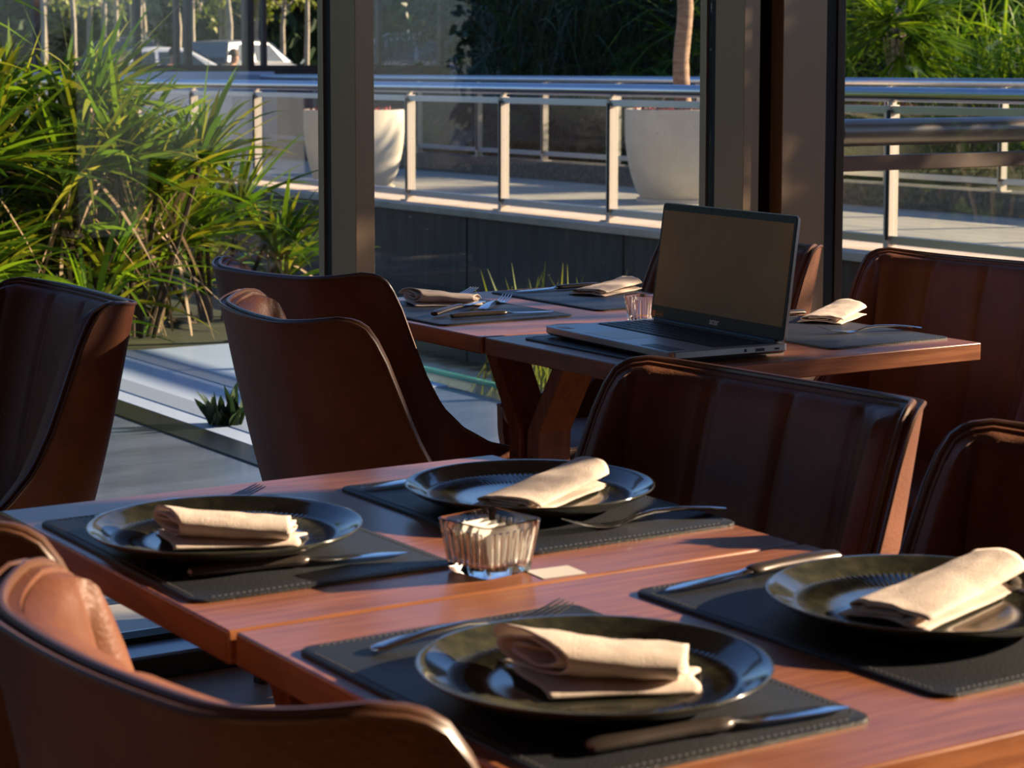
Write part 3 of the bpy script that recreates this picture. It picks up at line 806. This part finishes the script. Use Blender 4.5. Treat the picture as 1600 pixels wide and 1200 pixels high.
# ------------------------------------------------------------------ tables
def table(x0, x1, y0, ys, y1, label, thick=.030):
    t = empty('dining_table', ((x0 + x1) / 2, ys, 0), 0, label, 'table')
    cx = (x0 + x1) / 2
    for a, b, dx in ((y0, ys - .003, .0), (ys + .003, y1, .004)):
        top = box('tabletop', x0 - cx - dx, x1 - cx - dx, a - ys, b - ys, .75 - thick, .75, M['wood'], t, .0025)
        box('edge_band', x0 - cx - dx - .0006, x0 - cx - dx + .002, a - ys + .003, b - ys - .003, .75 - thick + .003, .747, M['wood_edge'], top)
    for sgn in (-1, 1):
        X = sgn * ((x1 - x0) / 2 - .12)
        for sy in (-1, 1):
            path = [(0.085 * sy + .035 * sy, .72), (.060 * sy + .01 * sy, .60), (.028 * sy, .535), (.028 * sy, .10), (.028 * sy, .0)]
            rings = []
            path = [(.125 * sy, .721), (.032 * sy, .575), (.030 * sy, .545), (.030 * sy, .02)]
            for yy, zz in path:
                w2 = .019
                rings.append([(X - .035, yy - w2, zz), (X + .035, yy - w2, zz), (X + .035, yy + w2, zz), (X - .035, yy + w2, zz)])
            lg = MB().rings(rings).build('leg', M['wood_v'], t, smooth=False, bevel=.002)
            MB().tube([(X - .037, .030 * sy, .525), (X - .033, .030 * sy, .525)], .005, 14).build('screw', M['steel'], lg)
        box('foot', X - .05, X + .05, -.24, .24, 0, .03, M['dark_wood'], t, .004)
    box('stretcher', -(x1 - x0) / 2 + .12, (x1 - x0) / 2 - .12, -.011, .011, .45, .53, M['dark_wood'], t, .003)
    for sy in (-.14, .14): box('underframe', -(x1 - x0) / 2 + .06, (x1 - x0) / 2 - .06, sy - .02, sy + .02, .703, .721, M['dark_wood'], t)
    return t
table(.757, 1.392, 1.063, 1.618, 2.204, 'near wooden dining table set with four dark plates')
table(1.990, 2.690, 2.662, 3.190, 3.850, 'far wooden dining table by the windows with the open laptop on it', .031)

def placemat(x0, x1, y0, y1, rz, label):
    cx, cy = (x0 + x1) / 2, (y0 + y1) / 2; a, b = (x1 - x0) / 2, (y1 - y0) / 2; r = .016
    def outline(k, z):
        o = []
        for qx, qy, a0 in ((1, 1, 0), (-1, 1, 90), (-1, -1, 180), (1, -1, 270)):
            for i in range(6):
                t_ = math.radians(a0 + i * 18)
                o.append((qx * (a - r) + (r - k) * math.cos(t_), qy * (b - r) + (r - k) * math.sin(t_), z))
        return o
    o = MB().rings([outline(0, 0), outline(0, .0022), outline(.0012, .0032)]).build('placemat', M['placemat'], None, loc=(cx, cy, .7502))
    st = MB()
    for sgn, along in ((1, 0), (-1, 0), (1, 1), (-1, 1)):
        Ln = (a if along == 0 else b) - .02
        n = int(2 * Ln / .006)
        for i in range(n):
            u = -Ln + 2 * Ln * i / n
            if along == 0: st.box(u, u + .0035, sgn * (b - .007) - .0005, sgn * (b - .007) + .0005, .0030, .0038)
            else: st.box(sgn * (a - .007) - .0005, sgn * (a - .007) + .0005, u, u + .0035, .0030, .0038)
    st.build('stitching', M['thread'], o, smooth=False)
    o.rotation_euler = (0, 0, math.radians(rz))
    return tag(o, label, 'placemat', 'black stitched placemats')
placemat(.765, 1.042, 1.717, 2.118, 0, 'black placemat at the far left place of the near table')
placemat(1.120, 1.390, 1.717, 2.113, 0, 'black placemat at the back place of the near table, behind the glass holder')
placemat(.772, 1.051, 1.136, 1.534, 0, 'black placemat under the front plate nearest the camera')
placemat(1.125, 1.388, 1.150, 1.546, 1, 'black placemat under the rightmost plate of the near table')
placemat(2.007, 2.307, 3.365, 3.765, 0, 'black placemat at the left end of the far table, holding two forks and two knives')
placemat(2.393, 2.670, 3.407, 3.815, 0, 'black placemat at the far window side of the far table beside the clear tumbler')
placemat(2.032, 2.312, 2.735, 3.130, 0, 'black placemat under the laptop')
placemat(2.400, 2.680, 2.725, 3.125, 0, 'black placemat at the right end of the far table behind the laptop')
ZM = .7537

def plate0():
    o = empty('dinner_plate')
    def rib(r, a):
        if .080 < r < .112: return .0015 * math.cos(a * 110) * math.sin(PI * (r - .080) / .032)
        return 0
    prof = [(.001, .0065), (.03, .0065), (.06, .0066), (.078, .0068), (.081, .0074)] + [(.081 + .031 * k / 10, .0076 + .0045 * k / 10) for k in range(1, 11)]
    prof += [(.114, .0135), (.122, .0175), (.130, .0215), (.1345, .0236), (.1365, .0240), (.1372, .0232), (.1360, .0215), (.126, .0150), (.112, .0085), (.095, .0045), (.078, .0020), (.075, 0), (.07, 0), (.06, .001), (.001, .001)]
    MB().lathe(prof, 660, rib).build('dish', M['plate'], o, angle=0)
    rimp = [(.1355, .0236), (.1362, .0243), (.1372, .0240), (.1375, .0232), (.1368, .0226)]
    return o
pl = plate0()
PL = [(.883, 1.904, 'dark glazed plate at the far left place of the near table'), (1.254, 1.915, 'dark glazed plate at the back of the near table, behind the glass holder'),
      (.911, 1.301, 'large dark ribbed plate nearest the camera'), (1.280, 1.328, 'dark glazed plate at the right picture edge')]
for i, (x, y, lb) in enumerate(PL):
    c = pl if i == 0 else copy_tree(pl)
    c.location = (x, y, ZM); tag(c, lb, 'plate', 'dark glazed dinner plates')

# ------------------------------------------------------------------ napkins
def napkin(x, y, z, rz, L, W0, T0, W1, T1, label, turns=2.3, seed=1, flip=1, tail=.035, sag=0.0, pitch=0.0, shear=0.0):
    """a folded cloth: flattened roll with its open spiral end at -x, pressed flatter toward +x"""
    random.seed(seed); mb = MB()
    nS, nL = 74, 26
    G = []
    for j in range(nL + 1):
        v = j / nL
        W = W0 + (W1 - W0) * v; T = T0 + (T1 - T0) * v ** .8
        row = []
        for i in range(nS + 1):
            u = i / nS
            k = 1 - .80 * u ** 1.0
            a = 2 * PI * turns * u
            ky = 1 - .55 * u
            yy = flip * (W / 2) * math.cos(a) * ky
            zz = (T / 2) * math.sin(a) * (1 - .86 * u)
            # squarish roll
            q = max(abs(math.cos(a)), abs(math.sin(a)))
            yy *= (1 + .10 * (1 - q)); zz *= (1 + .18 * (1 - q))
            xo = -L / 2 + L * v + .004 * math.sin(a * 1.3 + seed) * (1 - 2 * v) + shear * (W / 2 - yy) * (1 - v)
            nz = noise.noise(Vector((xo * 26, yy * 40, seed * 3.1 + u * 2))) * .0022 + noise.noise(Vector((xo * 60, yy * 90, seed * 7.7))) * .0010
            row.append((xo, yy + nz, zz + T / 2 + nz * 1.0 + .0015 + sag * math.sin(PI * v)))
        G.append(row)
    mb.rings(G, closed=False, cap=False)
    # loose bottom layer
    G2 = []
    for j in range(nL + 1):
        v = j / nL; row = []
        for i in range(17):
            u = i / 16
            yy = flip * ((W0 + (W1 - W0) * v) * (.5 - u) - tail * .5 * (1 - v) * (1 if u > .5 else 0) * (u - .5) * 2)
            xo = -L / 2 + L * v * 1.03 + .003 * math.sin(9 * u) + shear * .55 * ((W0 + (W1 - W0) * v) / 2 - yy) * (1 - v) + (.006 if shear > 0 else 0)
            zz = .0012 + .0035 * math.sin(PI * u) + noise.noise(Vector((xo * 30, yy * 40, seed))) * .001
            if v > .93: zz -= .0004
            row.append((xo, yy, zz))
        G2.append(row)
    mb.rings(G2, closed=False, cap=False)
    o = mb.build('napkin', M['linen'], None, angle=0, loc=(x, y, z))
    sd_ = o.modifiers.new('thickness', 'SOLIDIFY'); sd_.thickness = .0016; sd_.offset = 0
    o.rotation_euler = (0, math.radians(pitch), math.radians(rz))
    return tag(o, label, 'napkin', 'folded beige cloth napkins')
ZP = ZM + .0085
napkin(.872, 1.902, ZP, -36, .150, .068, .031, .060, .020, 'rolled beige napkin on the far left plate', seed=1, turns=2.4, shear=.75)
napkin(1.268, 1.903, ZP, 206, .170, .066, .028, .082, .012, 'folded beige napkin sloping toward the left on the back plate', seed=2, turns=1.9, shear=-.3)
napkin(.908, 1.308, ZP, -37, .150, .080, .037, .066, .024, 'thick rolled beige napkin on the front plate nearest the camera', seed=3, turns=2.2, shear=.8)
napkin(1.305, 1.335, ZP, 196, .180, .066, .030, .086, .014, 'folded beige napkin in dappled light on the plate at the right edge', seed=4, turns=1.9, shear=-.3)
napkin(2.175, 3.665, ZM, -40, .165, .075, .032, .050, .018, 'rolled beige napkin on the leftmost mat of the far table', seed=5, shear=.75)
napkin(2.605, 3.675, ZM, 206, .175, .072, .025, .085, .012, 'folded beige napkin beside the clear tumbler left of the laptop', seed=6, turns=1.9, shear=-.3)
napkin(2.690, 3.050, ZM, 211, .165, .080, .027, .085, .012, 'folded beige napkin right of the laptop on the far table', seed=7, turns=1.9, shear=-.3)

# ------------------------------------------------------------------ cutlery (lies along +x, handle at -x)
def ribbon(sections):
    """sections: (x, z, half width, half thickness)"""
    return MB().rings([[(x, w_ * math.cos(a), z + h * math.sin(a)) for a in [2 * PI * k / 12 for k in range(12)]] for x, z, w_, h in sections])
def fork0():
    t = empty('fork')
    ribbon([(-.105, .003, .001, .001), (-.103, .0035, .0075, .0018), (-.095, .004, .0105, .0022), (-.08, .006, .0095, .0024), (-.05, .0090, .0065, .0025), (-.01, .0100, .0042, .0024), (.012, .0072, .0034, .0022), (.028, .0032, .0050, .0018), (.037, .0022, .0095, .0013), (.047, .0020, .0118, .0011), (.056, .0024, .0120, .0010)]).build('handle', M['steel'], t)
    mb = MB()
    for k in range(4):
        y = -.0096 + .0064 * k
        mb.rings([[(x, y + w_ * math.cos(a), z + h * math.sin(a)) for a in [2 * PI * q / 8 for q in range(8)]] for x, z, w_, h in
                  ((.054, .0024, .0023, .0010), (.070, .0045, .0019, .0011), (.085, .0080, .0016, .0011), (.098, .0120, .0010, .0009), (.101, .0132, .0004, .0004))])
    mb.build('tines', M['steel'], t)
    return t
def knife0():
    t = empty('table_knife')
    ribbon([(-.112, .005, .001, .001), (-.110, .005, .0078, .0042), (-.10, .0058, .0092, .0052), (-.07, .0062, .0080, .0055), (-.03, .0062, .0068, .0052), (-.008, .0060, .0080, .0052), (.0, .0060, .0088, .0050), (.006, .006, .0060, .0042), (.010, .006, .003, .002)]).build('handle', M['knife_handle'], t)
    ribbon([(.004, .006, .0060, .0034), (.012, .0055, .0055, .0022), (.02, .0050, .0095, .0012), (.05, .0042, .0105, .0009), (.085, .0036, .0100, .0008), (.103, .0030, .0065, .0007), (.112, .0026, .0008, .0004)]).build('blade', M['steel_blade'], t)
    return t
M['knife_handle'] = mat('knife_handle', (.07, .055, .05), .28, metal=.5)
fk, kn = fork0(), knife0()
def lay(proto, used, x0, y0, x1, y1, z, label, cat, group, tilt=0, roll=0):
    """handle end (x0, y0) towards tip (x1, y1)"""
    o = copy_tree(proto) if used else proto
    a = math.atan2(y1 - y0, x1 - x0)
    L = .208 if cat == 'fork' else .224
    d = Vector((math.cos(a), math.sin(a)))
    c = Vector((x1, y1)) - d * (L * .485) if cat == 'fork' else Vector(((x0 + x1) / 2, (y0 + y1) / 2))
    o.location = (c.x, c.y, z); o.rotation_euler = (roll, tilt, a)
    tag(o, label, cat, group)
GF, GK = 'steel forks', 'table knives'
lay(fk, 0, .815, 2.085, 1.022, 2.108, ZM, 'fork whose tines show behind the far left plate', 'fork', GF)
lay(fk, 1, 1.400, 1.772, 1.205, 1.772, ZM, 'steel fork lying in front of the back plate, tines toward the glass holder', 'fork', GF)
lay(fk, 1, .818, 1.483, 1.022, 1.500, ZM, 'fork partly hidden behind the front plate, handle end at its left', 'fork', GF)
lay(fk, 1, 1.395, 1.225, 1.215, 1.250, ZM, 'fork in the shadow in front of the rightmost plate', 'fork', GF)
lay(fk, 1, 2.150, 3.480, 2.335, 3.650, ZM, 'fork with bluish tines between the two knives on the leftmost mat of the far table', 'fork', GF)
lay(fk, 1, 2.140, 3.705, 2.345, 3.795, ZM + .001, 'fork whose tines stick out behind the rolled napkin of the far table', 'fork', GF)
lay(fk, 1, 2.690, 2.840, 2.510, 2.880, ZM, 'steel fork in front of the napkin right of the laptop', 'fork', GF)
lay(kn, 0, .797, 1.800, 1.016, 1.772, ZM, 'thin table knife in front of the far left plate', 'knife', GK)
lay(kn, 1, 1.355, 2.085, 1.132, 2.078, ZM, 'table knife with its bluish blade sticking out left of the back plate', 'knife', GK)
lay(kn, 1, .822, 1.180, 1.043, 1.160, ZM, 'table knife in front of the plate nearest the camera', 'knife', GK)
lay(kn, 1, 1.362, 1.535, 1.140, 1.515, ZM, 'dark table knife left of the plate at the right edge', 'knife', GK)
lay(kn, 1, 2.050, 3.470, 2.245, 3.590, ZM + .005, 'table knife lying across at an angle on the leftmost mat of the far table', 'knife', GK, tilt=-.03)
lay(kn, 1, 2.070, 3.435, 2.290, 3.415, ZM, 'table knife parallel to the front edge of the leftmost mat of the far table', 'knife', GK)
lay(kn, 1, 2.645, 3.765, 2.430, 3.760, ZM, 'table knife behind the napkin at the window side of the far table', 'knife', GK)
lay(kn, 1, 2.700, 3.150, 2.480, 3.140, .751, 'table knife whose handle end shows just right of the laptop screen', 'knife', GK)

# ------------------------------------------------------------------ glass holder with sachets, tumbler, sticker
def sq(half, z, r=.012, n=5):
    o = []
    for qx, qy, a0 in ((1, 1, 0), (-1, 1, 90), (-1, -1, 180), (1, -1, 270)):
        for i in range(n):
            t_ = math.radians(a0 + i * 90 / (n - 1))
            o.append((qx * (half - r) + r * math.cos(t_), qy * (half - r) + r * math.sin(t_), z))
    return o
t = empty('glass_holder', (1.058, 1.686, .7503), math.radians(10), 'square cut glass holder full of paper sachets in the middle of the near table', 'glass holder')
rings = [sq(.0300, .0005, .006), sq(.0315, .003, .006), sq(.0335, .018, .006), sq(.0385, .050, .007), sq(.0390, .0525, .007), sq(.0375, .0535, .007), sq(.0362, .052, .006), sq(.0335, .035, .005), sq(.0300, .0125, .005), sq(.0270, .010, .005)]
MB().rings(rings).build('bowl', M['bottle_glass'], t, angle=35)
random.seed(4)
rb = MB()
for k in range(7):
    for sgn in (-1, 1):
        u = -.024 + .008 * k
        for ax in (0, 1):
            p0 = (sgn * .0325, u) if ax else (u, sgn * .0325)
            p1 = (sgn * .0378, u * 1.2) if ax else (u * 1.2, sgn * .0378)
            rb.tube([(p0[0], p0[1], .010), (p1[0], p1[1], .046)], .0022, 8)
rb.build('fluting', M['bottle_glass'], t)
for k in range(9):
    y = -.022 + .0054 * k
    o = MB()
    hh = .041 + random.uniform(-.004, .004)
    o.rings([[(-.021, y - .0012, .0128), (.021, y - .0012, .0128), (.021, y + .0012, .0128), (-.021, y + .0012, .0128)],
             [(-.023, y - .0016 + .001 * k * .3, hh * .6), (.023, y - .0016 + .001 * k * .3, hh * .6), (.023, y + .0018 + .001 * k * .3, hh * .6), (-.023, y + .0018 + .001 * k * .3, hh * .6)],
             [(-.022 + random.uniform(-.002, .002), y - .0004 + .0006 * k, hh), (.022, y - .0004 + .0006 * k, hh - random.uniform(0, .003)), (.022, y + .0004 + .0006 * k, hh), (-.022, y + .0004 + .0006 * k, hh)]])
    o = o.build('paper_sachet', M['paper'], None, smooth=False, loc=(1.058, 1.686, .7503))
    o.rotation_euler = (0, 0, math.radians(10 + random.uniform(-1.5, 1.5)))
    tag(o, 'small white paper sachet standing in the square glass holder', 'sachet', 'paper sachets in the glass holder')
MB().rings([sq(.0235, 0, .001), sq(.0235, .0006, .001)]).build('sticker', M['card'], None, smooth=False, loc=(1.108, 1.647, .7503))
st = bpy.data.objects['sticker']; st.rotation_euler = (0, 0, math.radians(-4)); st.scale = (1, .75, 1)
tag(st, 'blank pale paper sticker on the table right of the glass holder', 'sticker')
bpy.data.objects['glass_holder'].scale = (.94, .94, .97)
t = empty('tumbler', (2.352, 3.205, .7503), math.radians(20), 'clear square tumbler standing left of the laptop screen', 'tumbler')
MB().rings([sq(.020, 0, .006), sq(.021, .003, .006), sq(.027, .052, .007), sq(.0265, .054, .007), sq(.0245, .053, .006), sq(.019, .014, .005), sq(.016, .012, .005)]).build('bowl', M['bottle_glass'], t, angle=35)
rb = MB()
for k in range(4):
    for sgn in (-1, 1):
        u = -.012 + .008 * k
        for ax in (0, 1):
            p0 = (sgn * .0215, u) if ax else (u, sgn * .0215); p1 = (sgn * .0262, u * 1.3) if ax else (u * 1.3, sgn * .0262)
            rb.tube([(p0[0], p0[1], .006), (p1[0], p1[1], .046)], .002, 8)
rb.build('fluting', M['bottle_glass'], t)

# ------------------------------------------------------------------ laptop (local: x back, y left, hinge at the back)
t = empty('laptop', (2.060, 2.916, ZM), math.radians(-3.4), 'open silver laptop with a dark blank screen on the far table', 'laptop')
WL, DL = .203, .236
def rr(x0, x1, hw, r, z):
    o = []
    for cx_, cy_, a0 in ((x1 - r, hw - r, 0), (x0 + r, hw - r, 90), (x0 + r, -hw + r, 180), (x1 - r, -hw + r, 270)):
        for i in range(6):
            a = math.radians(a0 + 18 * i); o.append((cx_ + r * math.cos(a), cy_ + r * math.sin(a), z))
    return o
base = MB().rings([rr(.006, DL - .004, WL - .006, .008, .003), rr(.0, DL, WL, .010, .008), rr(0, DL, WL, .010, .0175), rr(.001, DL - .001, WL - .001, .009, .0185)]).build('base', M['laptop_silver'], t)
for fx in (.03, DL - .03):
    for fy in (-WL + .04, WL - .04): box('rubber_foot', fx - .01, fx + .01, fy - .015, fy + .015, 0, .004, M['laptop_black'], base)
box('keyboard_well', .098, .212, -WL + .018, WL - .018, .0182, .0187, M['laptop_black'], base)
kb = base
for rrow in range(6):
    xk = .101 + rrow * .0185
    hgt = .0155 if rrow < 5 else .010
    widths = [.0155] * 19
    if rrow == 0: widths = [.020, .0155, .0155, .020, .094, .020, .0155, .0155, .0155, .0155, .0155, .0155, .0155, .0155, .0155]
    y = WL - .021
    for wd in widths:
        if y - wd < -WL + .018: break
        box('key', xk, xk + hgt, y - wd, y, .0187, .0201, M['key'], kb, 0)
        y -= wd + .0034
box('touchpad', .016, .088, -.02, .085, .0184, .0188, M['laptop_edge'], base)
box('sticker', .010, .030, WL - .055, WL - .025, .0185, .0189, M['card'], base)
box('sticker', .010, .040, -WL + .020, -WL + .105, .0185, .0189, M['laptop_black'], base)
for (a, b, zz0, zz1) in ((.168, .186, .0095, .0145), (.145, .150, .010, .0150), (.207, .216, .0105, .0135)):
    box('port', a, b, -WL - .0004, -WL + .003, zz0, zz1, M['laptop_black'], base)
lid = empty('screen_lid', (DL - .010, 0, .0185)); lid.parent = t; lid.rotation_euler = (0, math.radians(7.5), 0)
# lid local: z up along the screen, x is outward back
LH = .215
def rl(hw, z0, z1, r, x): return [(x, b, a) for a, b, _ in rr(z0, z1, hw, r, 0)]
MB().rings([rl(WL, .002, LH, .009, -.001), rl(WL, .002, LH, .009, .0035), rl(WL - .002, .004, LH - .002, .008, .0055)]).build('lid_back', M['laptop_edge'], lid)
MB().rings([rl(WL - .0015, .004, LH - .0015, .008, -.001), rl(WL - .002, .004, LH - .002, .008, -.0022)]).build('bezel', M['laptop_black'], lid)
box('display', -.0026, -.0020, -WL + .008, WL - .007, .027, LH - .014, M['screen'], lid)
box('camera_dot', -.0027, -.0020, -.003, .003, LH - .009, LH - .0055, M['key'], lid)
for q in (-.055, .055): box('rubber_bumper', -.0032, -.0020, q - .009, q + .009, LH - .008, LH - .0055, M['key'], lid)
MB().tube([(-.002, -WL + .02, .000), (-.002, WL - .02, .000)], .0055, 12).build('hinge', M['laptop_black'], lid)
cu = bpy.data.curves.new('logo', 'FONT'); cu.body = 'acer'; cu.size = .0165; cu.extrude = .0002; cu.align_x = 'CENTER'; cu.space_character = .95; cu.offset = .0003
tmp = bpy.data.objects.new('logo', cu); COL.objects.link(tmp)
bpy.context.view_layer.update()
me = bpy.data.meshes.new_from_object(tmp.evaluated_get(bpy.context.evaluated_depsgraph_get()))
bpy.data.objects.remove(tmp)
lg = link(me, 'logo', M['logo'], lid, smooth=False)
# text faces the front of the laptop (-x), reads towards -y
lg.matrix_basis = Matrix(((0, 0, -1, -.0026), (-1, 0, 0, 0), (0, 1, 0, .0105), (0, 0, 0, 1)))
lg.matrix_basis = lg.matrix_basis @ Matrix.Shear('XZ', 4, (.0, .0)) if False else lg.matrix_basis
stk = box('sticker', -.0026, -.0020, WL - .017, WL - .006, .006, .017, M['orange'], lid)
fr = MB()
fr.box(-.0026, -.0020, WL - .042, WL - .018, .006, .0066).box(-.0026, -.0020, WL - .042, WL - .018, .0164, .017).box(-.0026, -.0020, WL - .0426, WL - .042, .006, .017)
for q in range(5): fr.box(-.0026, -.0020, WL - .024 - q * .004, WL - .0215 - q * .004, .009, .014)
fr.build('sticker_outline', M['orange'], lid, smooth=False)

# trees standing outside to the right of the windows; they shade the far table and dapple the near one
def shade_tree(x, y, z, h, cr, n, label, seed, size=.14, low=.4, mname='leaf_mid'):
    tree(x, y, z, h, cr, n, label, seed, mname, rt=.09, size=size, low=low, name='garden_tree', group='garden trees right of the windows')
shade_tree(7.2, 2.7, .31, 4.2, 1.25, 5200, 'leafy garden tree outside right window, beyond the ramp', 91, low=.5)
for i, (x, y) in enumerate([(25.5, 13.2), (25.8, 16.6), (25.6, 20.0), (25.9, 23.5)]):  # row put in as a sun blocker for the middle planting
    tree(x, y, .28, 8.0, 2.6, 4200, 'tall dark evergreen added to shade the planting, ' + ['nearest the right picture edge', 'second from the right edge', 'third from the right edge', 'leftmost of the row'][i], 95 + i, 'leaf_dark', rt=.2, size=.45, low=.05, name='added_evergreen', group='row of tall evergreens added to shade the planting')

def hedge(x0, x1, y0, y1, z0, h, n, label, seed):
    random.seed(seed)
    t = empty('added_hedge', ((x0 + x1) / 2, (y0 + y1) / 2, z0), 0, label, 'hedge')
    a, b = (x1 - x0) / 2, (y1 - y0) / 2
    box('inner_branches', -a * .8, a * .8, -b * .97, b * .97, 0, h * .93, M['soil'], t)
    fo = MB()
    for k in range(n):
        x = random.uniform(-a, a); y = random.uniform(-b, b); z = random.uniform(.05, h)
        f = random.random()
        if f < .45: x = -a + random.uniform(0, .08)
        elif f < .6: x = a
        elif f < .85: z = h + random.uniform(-.06, .03)
        add_blade(fo, (x, y, z), rdir(-1.2, 1.4), random.uniform(.08, .16), .06, .2, 2, random.uniform(-2, 2))
    fo.build('foliage', M['leaf_dark'], t, smooth=False)
hedge(8.4, 9.4, -5.8, 1.5, .31, 1.9, 9000, 'added dark hedge along the walkway, out of view, to darken reflections in the posts', 77)  # invented hedge, never in view; darkens what the window posts reflect

shade_tree(7.4, .95, .31, 3.5, 1.05, 700, 'thin leaved tree added outside right window to block sun, nearer the hedge', 92, low=.5)  # second tree put in to cut a sun patch on the left chair
grass(3.07, 6.62, -.0, .16, .06, 40, 'small dark leafy tuft on the pale slab beside the chair back', 'leaf_dark', seed=9, W=.03)

for i, (x, y) in enumerate([(-5.2, 11.0), (-2.2, 11.4), (1.2, 12.6)]):  # unseen trees added to darken reflections in the right-hand glass
    tree(x, y, -.1, 4.6, 1.9, 3000, 'added unseen tree darkening glass reflections, left of the spiky shrubs, ' + ['farthest from them', 'the middle one', 'the nearest to them'][i], 110 + i, 'leaf_mid', rt=.12, size=.22, low=.1, name='garden_tree', group='added trees beyond the left window')
structure(box('planting_bed', -9, -3, 8.6, 14, -.4, -.02, M['earth']))
structure(box('planting_bed', -3, 4.6, 11.5, 14.5, -.4, -.02, M['earth']))
